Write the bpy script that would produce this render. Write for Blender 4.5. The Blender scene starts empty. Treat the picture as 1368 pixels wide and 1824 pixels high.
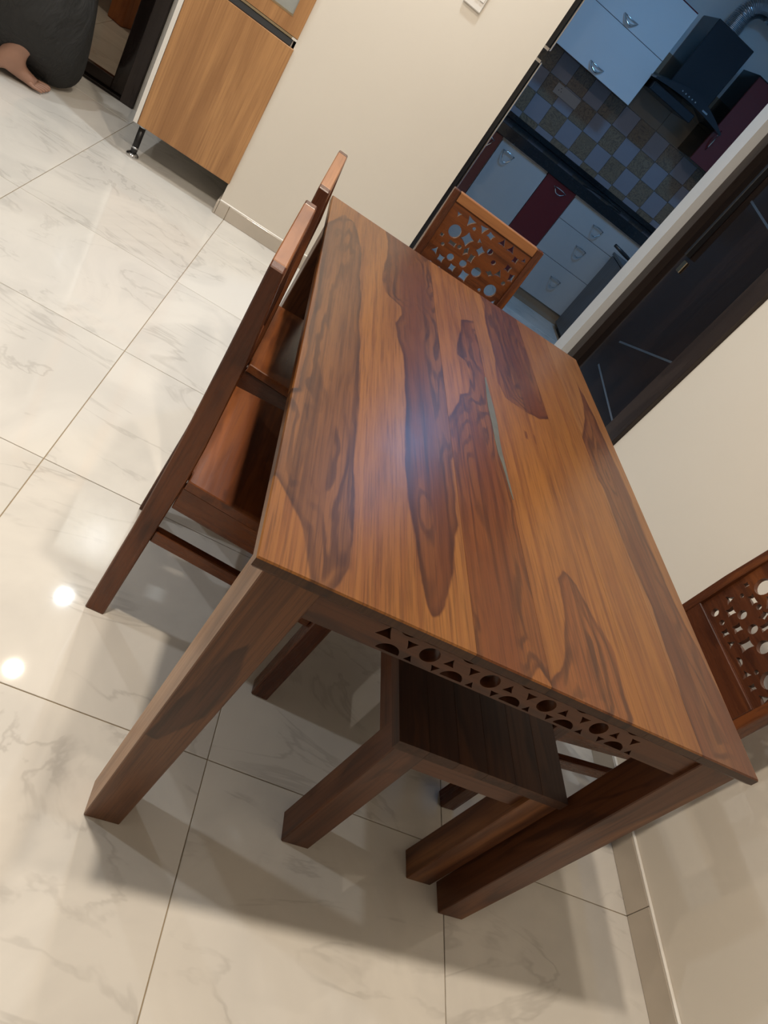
import bpy, bmesh, math, random
import numpy as np
from mathutils import Matrix, Vector
random.seed(7)
R = math.radians
SC = bpy.context.scene
COL = SC.collection

# ------------------------------------------------------------------ camera
FPX, PAN, TILT, ROLL = 1243.68, 0.383063, 0.567974, -0.710492
CAM = np.array([0.2175, -1.3951, 1.3043])
def cam_basis():
    cp, sp, ct, st = math.cos(PAN), math.sin(PAN), math.cos(TILT), math.sin(TILT)
    f = np.array([sp*ct, cp*ct, -st]); r = np.array([cp, -sp, 0.]); d = np.cross(f, r)
    cr, sr = math.cos(ROLL), math.sin(ROLL)
    return cr*r+sr*d, -sr*r+cr*d, f
_r, _d, _f = cam_basis()
def on_height(u, v, z):
    """photo pixel -> point on the horizontal plane at height z"""
    k = (u-684)/FPX*_r + (v-912)/FPX*_d + _f
    return CAM + k*((z-CAM[2])/k[2])
cd = bpy.data.cameras.new('camera'); cam = bpy.data.objects.new('camera', cd); COL.objects.link(cam)
cd.sensor_fit = 'VERTICAL'; cd.sensor_height = 24; cd.lens = FPX/1824*24; cd.clip_start = .02
m = Matrix.Identity(4)
for i in range(3):
    m[i][0] = _r[i]; m[i][1] = -_d[i]; m[i][2] = -_f[i]; m[i][3] = CAM[i]
cam.matrix_world = m
SC.camera = cam

# ------------------------------------------------------------------ world, light, exposure
W = bpy.data.worlds.new('night'); SC.world = W; W.use_nodes = True
W.node_tree.nodes['Background'].inputs[0].default_value = (.02, .025, .04, 1)
W.node_tree.nodes['Background'].inputs[1].default_value = 1
SC.view_settings.view_transform = 'Standard'; SC.view_settings.look = 'None'
SC.view_settings.gamma = 1; SC.view_settings.use_curve_mapping = False
SC.view_settings.exposure = 0.19
CEIL = 2.62
WARM = (1, .86, .69); NEUT = (.91, .96, 1); COOL = (.84, .94, 1)
# x, y, colour, watts, label
DOWNLIGHTS = [
    (.17, -.57, WARM, 27, 'round warm ceiling downlight above the near table corner'),
    (.50, -.55, WARM, 13, 'round ceiling downlight above the near table end, beside the warm one'),
    (.16, 1.71, COOL, 17, 'round cool white ceiling downlight in front of the beige far wall'),
    (.11, 1.10, WARM, 13, 'round warm ceiling downlight next to the cool white one before the far wall'),
    (-1.35, -.30, NEUT, 12, 'added fill downlight, out of view, over the open floor left of the table'),  # added fill light, no lamp seen on this side
    (-1.35, 1.30, NEUT, 11, 'added fill downlight, out of view, over the floor before the glass door'),  # second added fill light for the left part of the room
    (-1.55, 3.55, WARM, 9, 'warm light added to brighten the balcony behind the glass door'),  # added so the space behind the glass is not black
]
KITCHEN_LIGHT = (1.68, 2.72, (.15, .50, 1.0), 13)

# ------------------------------------------------------------------ node helpers
def mat(name):
    m = bpy.data.materials.new(name); m.use_nodes = True
    nt = m.node_tree; b = nt.nodes['Principled BSDF']
    return m, nt, b
def N(nt, t, **kw):
    n = nt.nodes.new(t)
    for k, v in kw.items():
        if k == 'inp':
            for kk, vv in v.items(): n.inputs[kk].default_value = vv
        else: setattr(n, k, v)
    return n
def L(nt, a, b): nt.links.new(a, b)
def mth(nt, op, a, b=None, c=None):
    n = N(nt, 'ShaderNodeMath', operation=op)
    for i, v in enumerate((a, b, c)):
        if v is None: continue
        if isinstance(v, (int, float)): n.inputs[i].default_value = v
        else: L(nt, v, n.inputs[i])
    return n.outputs[0]
def mix(nt, f, a, b, blend='MIX'):
    n = N(nt, 'ShaderNodeMix', data_type='RGBA', blend_type=blend)
    for sock, v in ((n.inputs[0], f), (n.inputs[6], a), (n.inputs[7], b)):
        if isinstance(v, (int, float)): sock.default_value = v
        elif isinstance(v, tuple): sock.default_value = (*v, 1)[:4]
        else: L(nt, v, sock)
    return n.outputs[2]
def smooth(nt, v, a, b):
    n = N(nt, 'ShaderNodeMapRange', interpolation_type='SMOOTHSTEP')
    n.inputs[1].default_value = a; n.inputs[2].default_value = b
    L(nt, v, n.inputs[0]); return n.outputs[0]
def noise(nt, vec, scale, detail=3, rough=.55, dist=0.):
    n = N(nt, 'ShaderNodeTexNoise'); n.inputs['Scale'].default_value = scale
    n.inputs['Detail'].default_value = detail; n.inputs['Roughness'].default_value = rough
    n.inputs['Distortion'].default_value = dist
    L(nt, vec, n.inputs['Vector']); return n.outputs['Fac']
def coords(nt, scale=(1, 1, 1), rnd=True, kind='Object'):
    tc = N(nt, 'ShaderNodeTexCoord'); v = tc.outputs[kind]
    if rnd:
        oi = N(nt, 'ShaderNodeObjectInfo')
        c = N(nt, 'ShaderNodeCombineXYZ')
        L(nt, mth(nt, 'MULTIPLY', oi.outputs['Random'], 17.3), c.inputs[0])
        L(nt, mth(nt, 'MULTIPLY', oi.outputs['Random'], 41.7), c.inputs[1])
        L(nt, mth(nt, 'MULTIPLY', oi.outputs['Random'], 29.1), c.inputs[2])
        a = N(nt, 'ShaderNodeVectorMath', operation='ADD'); L(nt, v, a.inputs[0]); L(nt, c.outputs[0], a.inputs[1]); v = a.outputs[0]
    mp = N(nt, 'ShaderNodeMapping'); mp.inputs['Scale'].default_value = scale
    L(nt, v, mp.inputs['Vector']); return mp.outputs[0]
def bump(nt, b, h, s=.15, d=.002):
    n = N(nt, 'ShaderNodeBump'); n.inputs['Strength'].default_value = s; n.inputs['Distance'].default_value = d
    L(nt, h, n.inputs['Height']); L(nt, n.outputs[0], b.inputs['Normal'])
def plain(name, col, rough=.5, metal=0., var=.06, scale=6, spec=.5, coat=0.):
    m, nt, b = mat(name)
    v = coords(nt, rnd=False)
    n = noise(nt, v, scale, 4)
    c2 = tuple(max(0, c*(1-2*var)) for c in col)
    L(nt, mix(nt, n, c2, tuple(min(1, c*(1+var)) for c in col)), b.inputs['Base Color'])
    b.inputs['Roughness'].default_value = rough; b.inputs['Metallic'].default_value = metal
    b.inputs['Specular IOR Level'].default_value = spec
    b.inputs['Coat Weight'].default_value = coat
    return m
M = {}
def wood(name, axis, sap, heart, dark, rough=.34, amount=(.42, .52), fscale=1.0):
    """rosewood: pale sapwood, brown heartwood with dark growth lines, grain along one axis"""
    m, nt, b = mat(name)
    s = [7*fscale]*3; s[axis] = 1.3*fscale
    v = coords(nt, tuple(s))
    n1 = noise(nt, v, .8, 2.5, .5, .8)
    n2 = noise(nt, v, 2.6, 3, .5, 1.2)
    s2 = [150]*3; s2[axis] = 5
    g = noise(nt, coords(nt, tuple(s2)), 1, 3, .6)
    s3 = [38]*3; s3[axis] = 1.6
    st = noise(nt, coords(nt, tuple(s3)), 1, 3, .55, 0.)
    h = smooth(nt, mth(nt, 'ADD', n1, mth(nt, 'MULTIPLY', n2, .18)), amount[0]+.09, amount[1]+.09)
    rings = mth(nt, 'SINE', mth(nt, 'MULTIPLY', mth(nt, 'ADD', n1, mth(nt, 'MULTIPLY', n2, .2)), 46.))
    rings = mth(nt, 'MULTIPLY', smooth(nt, rings, .0, 1.), smooth(nt, n2, .38, .62))
    hc = mix(nt, mth(nt, 'MULTIPLY', rings, .6), heart, dark)
    hc = mix(nt, mth(nt, 'MULTIPLY', smooth(nt, st, .45, .75), .6), hc, dark)
    sc_ = mix(nt, mth(nt, 'MULTIPLY', smooth(nt, st, .42, .72), .55), sap, heart)
    c = mix(nt, h, sc_, hc)
    c = mix(nt, mth(nt, 'MULTIPLY', smooth(nt, g, .45, .75), .35), c, dark)
    L(nt, c, b.inputs['Base Color'])
    L(nt, mth(nt, 'ADD', mth(nt, 'MULTIPLY', g, .16), rough-.08), b.inputs['Roughness'])
    b.inputs['Specular IOR Level'].default_value = .32
    bump(nt, b, g, .08, .001)
    M[name] = m; return m
for ax, nm in enumerate('xyz'):
    wood('table_wood_'+nm, ax, (.215, .088, .033), (.105, .038, .016), (.030, .011, .007), amount=(.36, .46))
    wood('chair_wood_'+nm, ax, (.150, .047, .015), (.080, .025, .011), (.026, .009, .006), rough=.27, amount=(.40, .52))
    wood('dark_wood_'+nm, ax, (.016, .010, .008), (.012, .008, .007), (.007, .005, .004), rough=.10)
    wood('bench_wood_'+nm, ax, (.080, .031, .014), (.050, .020, .011), (.018, .008, .006), rough=.5)  # bench seat wood; shade under the table is put into its darker tone
    wood('orange_wood_'+nm, ax, (.42, .15, .05), (.36, .12, .04), (.2, .06, .02), rough=.3)
for ax, nm in enumerate('xyz'): wood('frame_wood_'+nm, ax, (.040, .029, .025), (.032, .023, .020), (.018, .013, .012), rough=.3)
wood('seat_wood', 1, (.22, .070, .020), (.15, .045, .014), (.05, .016, .008), rough=.24, amount=(.38, .55))
wood('lit_rail_wood', 1, (.29, .125, .047), (.21, .083, .030), (.10, .036, .016), rough=.36, amount=(.45, .6))  # chair wood lightened for the top rails; overhead light is in its colour

def top_mat(name, sap, heart_a, heart_b, dark, along=1):
    """table top board: 'sd' is the signed distance to the drawn edge of the heartwood, 'hm' mixes two heartwood tones"""
    m, nt, b = mat(name)
    S = lambda a, l: (a, l, 1) if along == 1 else (a, a, l)
    v = coords(nt, S(1, 1), rnd=False)
    sd = N(nt, 'ShaderNodeAttribute', attribute_name='sd').outputs['Fac']
    hm = N(nt, 'ShaderNodeAttribute', attribute_name='hm').outputs['Fac']
    wob = mth(nt, 'MULTIPLY', mth(nt, 'SUBTRACT', noise(nt, coords(nt, S(22, 7), rnd=False), 1.5, 4, .55), .5), .012)
    d = mth(nt, 'ADD', sd, wob)
    h = smooth(nt, d, -.0025, .0025)
    big = noise(nt, coords(nt, S(9, 2.0), rnd=False), 1, 3, .5, .8)
    mid = noise(nt, coords(nt, S(20, 2.4), rnd=False), 1, 3, .5, .35)
    grain = noise(nt, coords(nt, S(300, 8), rnd=False), 1, 3, .65)
    streak = noise(nt, coords(nt, S(80, 1.6), rnd=False), 1, 4, .6, 0.)
    rl = mth(nt, 'SINE', mth(nt, 'ADD', mth(nt, 'MULTIPLY', d, 210.), mth(nt, 'ADD', mth(nt, 'MULTIPLY', big, 34.), mth(nt, 'MULTIPLY', mid, 9.))))
    rl = mth(nt, 'MULTIPLY', smooth(nt, rl, -.2, 1.), smooth(nt, mid, .34, .66))
    hc = mix(nt, hm, heart_a, heart_b)
    lite = mix(nt, .42, hc, sap)
    hc = mix(nt, mth(nt, 'MULTIPLY', smooth(nt, mid, .36, .70), .85), hc, lite)
    hc = mix(nt, mth(nt, 'MULTIPLY', rl, .62), hc, dark)
    hc = mix(nt, mth(nt, 'MULTIPLY', smooth(nt, streak, .45, .75), .6), hc, dark)
    edge = mth(nt, 'MULTIPLY', smooth(nt, d, -.001, .003), mth(nt, 'SUBTRACT', 1., smooth(nt, d, .003, .016)))
    hc = mix(nt, mth(nt, 'MULTIPLY', mth(nt, 'MULTIPLY', edge, smooth(nt, big, .3, .6)), .6), hc, dark)
    brn = mix(nt, .45, sap, heart_b)
    sc_ = mix(nt, mth(nt, 'MULTIPLY', smooth(nt, mid, .42, .72), .75), sap, brn)
    sc_ = mix(nt, mth(nt, 'MULTIPLY', smooth(nt, big, .45, .7), .6), sc_, brn)
    sc_ = mix(nt, mth(nt, 'MULTIPLY', smooth(nt, streak, .44, .70), .6), sc_, heart_b)
    c = mix(nt, h, sc_, hc)
    c = mix(nt, mth(nt, 'MULTIPLY', smooth(nt, grain, .42, .72), .42), c, dark)
    L(nt, c, b.inputs['Base Color'])
    wear = noise(nt, coords(nt, S(5, 5), rnd=False), 1, 5, .6)
    L(nt, mth(nt, 'ADD', mth(nt, 'MULTIPLY', wear, .16), .23), b.inputs['Roughness'])
    b.inputs['Specular IOR Level'].default_value = .30
    bump(nt, b, grain, .05, .0006)
    M[name] = m; return m

def floor_mat():
    m, nt, b = mat('marble_tile')
    v = coords(nt, (1, 1, 1))
    w = noise(nt, v, 2.0, 4, .55, 1.6)
    n = noise(nt, coords(nt, (1.0, 2.2, 1)), 1.5, 5, .55, 1.4)
    vein = mth(nt, 'SUBTRACT', 1., smooth(nt, mth(nt, 'ABSOLUTE', mth(nt, 'SUBTRACT', n, .53)), .0, .022))
    vein = mth(nt, 'MULTIPLY', vein, smooth(nt, w, .42, .62))
    c = mix(nt, smooth(nt, w, .35, .7), (.70, .67, .62), (.62, .595, .555))
    c = mix(nt, mth(nt, 'MULTIPLY', vein, .42), c, (.40, .375, .345))
    L(nt, c, b.inputs['Base Color']); b.inputs['Roughness'].default_value = .035
    b.inputs['IOR'].default_value = 1.5
    M['tile'] = m
floor_mat()
M['grout'] = plain('grout', (.33, .25, .15), .8)
M['wall'] = plain('cream_paint', (.70, .65, .575), .42, var=.02, scale=2, spec=.4)
M['wall_white'] = plain('white_paint', (.60, .60, .595), .5, var=.02)
M['kwall'] = plain('kitchen_paint', (.74, .76, .76), .5, var=.02)
M['ceiling'] = plain('ceiling_paint', (.82, .80, .77), .7, var=.01)
M['skirt'] = plain('skirting_tile', (.52, .46, .39), .15, var=.10, scale=5)
M['caulk'] = plain('white_caulk', (.85, .82, .77), .4)
M['black'] = plain('black_plastic', (.012, .012, .014), .35)
M['granite'] = plain('black_granite', (.013, .014, .017), .12, scale=60, var=.3)
M['gola'] = plain('charcoal_profile', (.035, .038, .043), .4)
M['chrome'] = plain('chrome', (.75, .75, .76), .14, 1.)
M['steel'] = plain('brushed_steel', (.55, .57, .60), .3, 1.)
M['brass'] = plain('brass', (.45, .36, .24), .3, 1.)
M['shaded_laminate'] = plain('shaded_white_laminate', (.40, .43, .45), .22, var=.02)  # white laminate greyed to hold the dimmer light low in the kitchen
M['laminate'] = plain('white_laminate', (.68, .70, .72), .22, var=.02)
M['maroon'] = plain('maroon_laminate', (.13, .018, .020), .18, var=.05)
M['grey_lam'] = None
M['carcass'] = plain('white_carcass', (.72, .69, .65), .45, var=.02)
M['tan_tile'] = plain('tan_tile', (.28, .225, .165), .2, var=.06)
M['grey_tile'] = plain('grey_lilac_tile', (.34, .32, .36), .16, var=.06)
M['socket'] = plain('socket_plate', (.45, .43, .43), .35, var=.01)
M['switch'] = plain('switch_plate', (.76, .73, .69), .35, var=.01)
M['hood'] = plain('hood_black', (.02, .022, .028), .25)
M['skin'] = plain('skin', (.36, .20, .14), .5, var=.08, scale=20)
M['hair'] = plain('hair', (.012, .010, .010), .5)
M['filler'] = plain('resin_filler', (.085, .078, .055), .45, var=.2, scale=30)
M['dress'] = plain('black_cloth', (.022, .022, .022), .85, var=.15, scale=40)
_nt = M['dress'].node_tree
bump(_nt, _nt.nodes['Principled BSDF'], noise(_nt, coords(_nt, (5, 9, 3), rnd=False), 1.6, 3, .5, 1.5), .9, .03)
M['nail'] = plain('nail', (.45, .30, .24), .35)

def laminate_oak():
    m, nt, b = mat('oak_laminate')
    n1 = noise(nt, coords(nt, (14, 14, 1.1), rnd=False), 1, 4, .55, .6)
    g = noise(nt, coords(nt, (160, 160, 3), rnd=False), 1, 3, .6)
    k = noise(nt, coords(nt, (26, 26, 9), rnd=False), .8, 2, .5, .5)
    c = mix(nt, smooth(nt, n1, .3, .7), (.47, .245, .098), (.31, .150, .058))
    c = mix(nt, mth(nt, 'MULTIPLY', smooth(nt, g, .42, .75), .5), c, (.21, .095, .038))
    c = mix(nt, mth(nt, 'MULTIPLY', smooth(nt, k, .73, .80), .8), c, (.12, .05, .02))
    L(nt, c, b.inputs['Base Color']); b.inputs['Roughness'].default_value = .4
    M['oak'] = m
laminate_oak()
def brown_tile():
    m, nt, b = mat('brown_pattern_tile')
    v = coords(nt, (1, 1, 1))
    n = noise(nt, v, 9, 3, .5, 2.2)
    r = smooth(nt, mth(nt, 'SINE', mth(nt, 'MULTIPLY', n, 60.)), -.3, .9)
    c = mix(nt, mth(nt, 'MULTIPLY', r, .7), (.30, .215, .135), (.13, .09, .065))
    L(nt, c, b.inputs['Base Color']); b.inputs['Roughness'].default_value = .16
    M['brown_tile'] = m
brown_tile()
def grey_lam():
    m, nt, b = mat('grey_wood_laminate')
    g = noise(nt, coords(nt, (60, 60, 4), rnd=False), 1, 4, .6)
    L(nt, mix(nt, g, (.06, .06, .062), (.15, .15, .155)), b.inputs['Base Color']); b.inputs['Roughness'].default_value = .4
    M['grey_lam'] = m
grey_lam()
def glass(name, tint, gloss=.10, rough=.02):
    """thin pane: mostly clear, some mirror"""
    m, nt, b = mat(name); nt.nodes.remove(b)
    t = N(nt, 'ShaderNodeBsdfTransparent'); t.inputs[0].default_value = (*tint, 1)
    g = N(nt, 'ShaderNodeBsdfGlossy'); g.inputs['Roughness'].default_value = rough
    fr = N(nt, 'ShaderNodeFresnel'); fr.inputs['IOR'].default_value = 1.5
    nz = noise(nt, coords(nt, (1, 1, 1), rnd=False), 3, 2)
    f = mth(nt, 'ADD', mth(nt, 'MULTIPLY', fr.outputs[0], 1.), mth(nt, 'MULTIPLY', nz, gloss*.1))
    x = N(nt, 'ShaderNodeMixShader'); L(nt, f, x.inputs[0]); L(nt, t.outputs[0], x.inputs[1]); L(nt, g.outputs[0], x.inputs[2])
    L(nt, x.outputs[0], nt.nodes['Material Output'].inputs[0]); M[name] = m
glass('clear_glass', (.80, .78, .75))
def frosted():
    m, nt, b = mat('frosted_glass')
    n = noise(nt, coords(nt, (1, 1, 1), rnd=False), 40, 3)
    L(nt, mix(nt, n, (.26, .27, .26), (.31, .32, .30)), b.inputs['Base Color'])
    b.inputs['Roughness'].default_value = .3; M['frosted'] = m
frosted()
def emit(name, col, s):
    m, nt, b = mat(name)
    L(nt, mix(nt, noise(nt, coords(nt, rnd=False), 5, 1), col, col), b.inputs['Emission Color'])
    b.inputs['Emission Strength'].default_value = s; b.inputs['Base Color'].default_value = (.8, .8, .8, 1)
    M[name] = m
emit('lamp_warm', WARM, 14); emit('lamp_cool', COOL, 14); emit('lamp_neutral', NEUT, 14); emit('lamp_kitchen', KITCHEN_LIGHT[2], 2.0)

# ------------------------------------------------------------------ mesh helpers
def box(bm, x0, x1, y0, y1, z0, z1, bev=0.):
    vs = [bm.verts.new((x, y, z)) for z in (z0, z1) for y in (y0, y1) for x in (x0, x1)]
    fs = [bm.faces.new([vs[i] for i in q]) for q in ((0, 2, 3, 1), (4, 5, 7, 6), (0, 1, 5, 4), (2, 6, 7, 3), (0, 4, 6, 2), (1, 3, 7, 5))]
    if bev:
        es = {e for f in fs for e in f.edges}
        bmesh.ops.bevel(bm, geom=list(es), offset=bev, segments=1, affect='EDGES')
def prism(bm, prof, a0, a1, plane='xz', bev=0., bev_seg=1):
    """extrude a closed outline along the remaining axis; prof pts are (p, q)"""
    def P(p, q, a):
        return {'xz': (p, a, q), 'xy': (p, q, a), 'yz': (a, p, q)}[plane]
    A = [bm.verts.new(P(p, q, a0)) for p, q in prof]; B = [bm.verts.new(P(p, q, a1)) for p, q in prof]
    n = len(prof); fs = [bm.faces.new(A[::-1]), bm.faces.new(B)]
    for i in range(n): fs.append(bm.faces.new((A[i], A[(i+1) % n], B[(i+1) % n], B[i])))
    bmesh.ops.recalc_face_normals(bm, faces=fs)
    if bev:
        es = {e for f in fs for e in f.edges}
        bmesh.ops.bevel(bm, geom=list(es), offset=bev, segments=bev_seg, affect='EDGES')
def frustum(bm, b, t, z0, z1, bev=0.):
    """b, t = (x0,x1,y0,y1) at bottom and top"""
    vs = [bm.verts.new((x, y, z)) for q, z in ((b, z0), (t, z1)) for y in q[2:] for x in q[:2]]
    fs = [bm.faces.new([vs[i] for i in q]) for q in ((0, 2, 3, 1), (4, 5, 7, 6), (0, 1, 5, 4), (2, 6, 7, 3), (0, 4, 6, 2), (1, 3, 7, 5))]
    if bev: bmesh.ops.bevel(bm, geom=list({e for f in fs for e in f.edges}), offset=bev, segments=1, affect='EDGES')
def lathe(bm, prof, seg=20, c=(0, 0)):
    rings = [[bm.verts.new((c[0]+r*math.cos(2*math.pi*i/seg), c[1]+r*math.sin(2*math.pi*i/seg), z)) for i in range(seg)] for r, z in prof]
    for a, b in zip(rings, rings[1:]):
        for i in range(seg): bm.faces.new((a[i], a[(i+1) % seg], b[(i+1) % seg], b[i]))
    bm.faces.new(rings[0][::-1]); bm.faces.new(rings[-1])
    bmesh.ops.recalc_face_normals(bm, faces=bm.faces[:])
def tube(bm, pts, r, seg=8, closed=False):
    pts = [Vector(p) for p in pts]; n = len(pts); rings = []; up = Vector((.13, .27, .95)).normalized()
    rr = r if isinstance(r, (list, tuple)) else [r]*n
    for i, p in enumerate(pts):
        t = (pts[(i+1) % n]-pts[i-1]) if closed else (pts[min(i+1, n-1)]-pts[max(i-1, 0)])
        t.normalize(); a = t.cross(up)
        if a.length < .05: a = t.cross(Vector((1, 0, 0)))
        a.normalize(); b = t.cross(a)
        rings.append([bm.verts.new(p+rr[i]*(math.cos(2*math.pi*k/seg)*a+math.sin(2*math.pi*k/seg)*b)) for k in range(seg)])
    for i in range(n if closed else n-1):
        A, B = rings[i], rings[(i+1) % n]
        for k in range(seg): bm.faces.new((A[k], A[(k+1) % seg], B[(k+1) % seg], B[k]))
    if not closed: bm.faces.new(rings[0][::-1]); bm.faces.new(rings[-1])
    bmesh.ops.recalc_face_normals(bm, faces=bm.faces[:])
def obj(name, bm, m, parent=None, sm=False):
    if isinstance(bm, bmesh.types.BMesh):
        me = bpy.data.meshes.new(name); bm.to_mesh(me); bm.free()
    else: me = bm
    if m is not None: me.materials.append(M[m] if isinstance(m, str) else m)
    if sm:
        for p in me.polygons: p.use_smooth = True
    o = bpy.data.objects.new(name, me); COL.objects.link(o)
    if parent: o.parent = parent
    return o
def part(name, m, parent, *boxes, bev=0., sm=False):
    bm = bmesh.new()
    for b in boxes: box(bm, *b, bev=bev)
    return obj(name, bm, m, parent, sm)
def tag(o, label, cat, group=None):
    o['label'] = label; o['category'] = cat
    if group: o['group'] = group
    return o
def thing(name, label, cat, loc=(0, 0, 0), rz=0, group=None):
    o = bpy.data.objects.new(name, None); COL.objects.link(o); o.location = loc; o.rotation_euler = (0, 0, rz)
    o.empty_display_size = .1
    return tag(o, label, cat, group)
def struct(name, m=None, *boxes, bm=None, label=None):
    if bm is None:
        bm = bmesh.new()
        for b in boxes: box(bm, *b)
    o = obj(name, bm, m); o['kind'] = 'structure'
    if label: o['label'] = label
    return o
def copy_thing(root, loc, rz, label):
    r = root.copy(); COL.objects.link(r); r.location = loc; r.rotation_euler = (0, 0, rz); r['label'] = label
    for ch in list(root.children):
        c = ch.copy(); COL.objects.link(c); c.parent = r
        for g in list(ch.children):
            d = g.copy(); COL.objects.link(d); d.parent = c
    return r
def curve_panel(name, outer, holes, thick):
    """flat panel with real cut-outs: outline and holes are closed lists of (x, y); result lies in xy, thickness along z"""
    cu = bpy.data.curves.new(name, 'CURVE'); cu.dimensions = '2D'; cu.fill_mode = 'BOTH'; cu.extrude = thick/2
    for loop in [outer]+holes:
        s = cu.splines.new('POLY'); s.points.add(len(loop)-1)
        for p, q in zip(s.points, loop): p.co = (q[0], q[1], 0, 1)
        s.use_cyclic_u = True
    o = bpy.data.objects.new(name, cu)
    COL.objects.link(o)
    dg = bpy.context.evaluated_depsgraph_get(); dg.update()
    me = bpy.data.meshes.new_from_object(o.evaluated_get(dg))
    bpy.data.objects.remove(o); me.name = name
    me.materials.clear()
    return me

# ------------------------------------------------------------------ the room
RX, FY, RECY = 1.806, 2.01, 2.61            # right wall, far wall, recessed far wall
T = .6
fl = struct('floor', 'grout', (-3.8, 3.3, -3.2, 4.9, -.08, -.003))
bm = bmesh.new(); box(bm, .0011, T-.0011, .0011, T-.0011, -.012, 0)
bmesh.ops.bevel(bm, geom=[e for e in bm.edges if all(v.co.z > -.001 for v in e.verts)], offset=.0008, segments=1, affect='EDGES')
tme = bpy.data.meshes.new('tile'); bm.to_mesh(tme); bm.free(); tme.materials.append(M['tile'])
for i in range(-6, 5):
    for j in range(-5, 8):
        o = bpy.data.objects.new('tile', tme); COL.objects.link(o); o.location = (i*T, j*T, 0); o.parent = fl
struct('ceiling', 'ceiling', (-3.8, 3.3, -3.2, 4.9, CEIL+.012, CEIL+.1))
DZ = 2.12
struct('wall_right', 'wall', (RX, RX+.14, -3.1, 1.09, 0, CEIL+.012), (RX, RX+.14, 1.09, FY, DZ, CEIL+.012))
struct('wall_far', 'wall', (-.05, .795, FY, FY+.11, 0, CEIL+.012), (.795, 1.748, FY, FY+.11, 2.5, CEIL+.012),
       (-.05, .07, FY+.11, 4.6, 0, CEIL+.012))
struct('wall_pillar', 'wall_white', (1.748, 3.2, FY, FY+.11, 0, CEIL+.012))
struct('wall_recess', 'wall', (-.657, -.05, RECY, RECY+.12, 0, CEIL+.012), (-3.7, -2.25, RECY, RECY+.12, 0, CEIL+.012),
       (-2.25, -.657, RECY, RECY+.12, DZ, CEIL+.012))
struct('wall_left', 'wall', (-3.7, -3.6, -3.1, RECY, 0, CEIL+.012))
struct('wall_back', 'wall', (-3.7, RX+.14, -3.2, -3.1, 0, CEIL+.012))
struct('wall_balcony', 'wall', (-3.0, -.05, 4.5, 4.6, 0, CEIL+.012), (-3.1, -3.0, RECY+.12, 4.6, 0, CEIL+.012))

# skirting of cut tiles, one piece per floor tile
def skirting(name, axis, fixed, edges, h, joint_dir):
    b = struct(name, 'grout', (fixed-.004, fixed, edges[0], edges[-1], 0, h-.004) if axis == 'y' else (edges[0], edges[-1], fixed-.004, fixed, 0, h-.004))
    for a, c in zip(edges, edges[1:]):
        q = (fixed-.011, fixed-.003, a+.0008, c-.0008, .0005, h) if axis == 'y' else (a+.0008, c-.0008, fixed-.011, fixed-.003, .0005, h)
        part('tile', 'skirt', b, q, bev=.0012)
    q = (fixed-.010, fixed-.001, edges[0], edges[-1], h, h+.006) if axis == 'y' else (edges[0], edges[-1], fixed-.010, fixed-.001, h, h+.006)
    part('caulk_bead', 'caulk', b, q, bev=.0015)
    return b
skirting('baseboard_right', 'y', RX, [-3.0, -2.4, -1.8, -1.2, -.6, 0, .6, 1.08], .076, 1)
skirting('baseboard_far', 'x', FY, [-.05, 0, .6, .79], .068, 1)
part('tile', 'skirt', bpy.data.objects['baseboard_far'], (-.061, -.0505, FY-.011, RECY-.01, .0005, .068), bev=.0012)

# ------------------------------------------------------------------ right wall door
d1 = bpy.data.objects.new('door_1', None); COL.objects.link(d1); d1['kind'] = 'structure'; d1.location = (RX, 1.55, 0)
d1['label'] = 'dark wood door with angled steel inlay strips in the right wall'
def dpart(name, m, y0, y1, z0, z1, x0, x1, parent=d1, bev=.002):
    return part(name, m, parent, (x0, x1, y0-1.55, y1-1.55, z0, z1), bev=bev)
dpart('frame_post', 'frame_wood_z', 1.092, 1.215, 0, DZ-.005, -.018, .10)
dpart('frame_post', 'frame_wood_z', 1.935, 2.006, 0, DZ-.005, -.018, .10)
dpart('frame_head', 'frame_wood_y', 1.215, 1.935, DZ-.11, DZ-.005, -.018, .10)
leaf = dpart('door_leaf', 'dark_wood_z', 1.217, 1.933, .008, DZ-.113, .018, .055)
def strip(ya, za, yb, zb):
    bm = bmesh.new(); w = .0045
    d = Vector((yb-ya, zb-za)).normalized(); nrm = Vector((-d.y, d.x))*w
    P = [(ya-1.55+nrm.x, za+nrm.y), (yb-1.55+nrm.x, zb+nrm.y), (yb-1.55-nrm.x, zb-nrm.y), (ya-1.55-nrm.x, za-nrm.y)]
    prism(bm, P, .0165, .0195, 'yz')
    return obj('steel_strip', bm, 'steel', leaf)
strip(1.737, .655, 1.219, .822); strip(1.733, .515, 1.219, .466); strip(1.747, 1.408, 1.219, 1.335)
strip(1.735, .27, 1.219, .32); strip(1.747, 1.70, 1.219, 1.82)
for o in leaf.children: o['label'] = 'thin steel inlay strip'
lk = part('lock_plate', 'brass', leaf, (.010, .0175, 1.772-1.55, 1.812-1.55, 1.03, 1.085), bev=.002); lk['label'] = 'brass lock plate'
part('pull_handle', 'black', leaf, (-.012, .0175, 1.795-1.55, 1.815-1.55, 1.10, 1.62), bev=.003)

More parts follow.
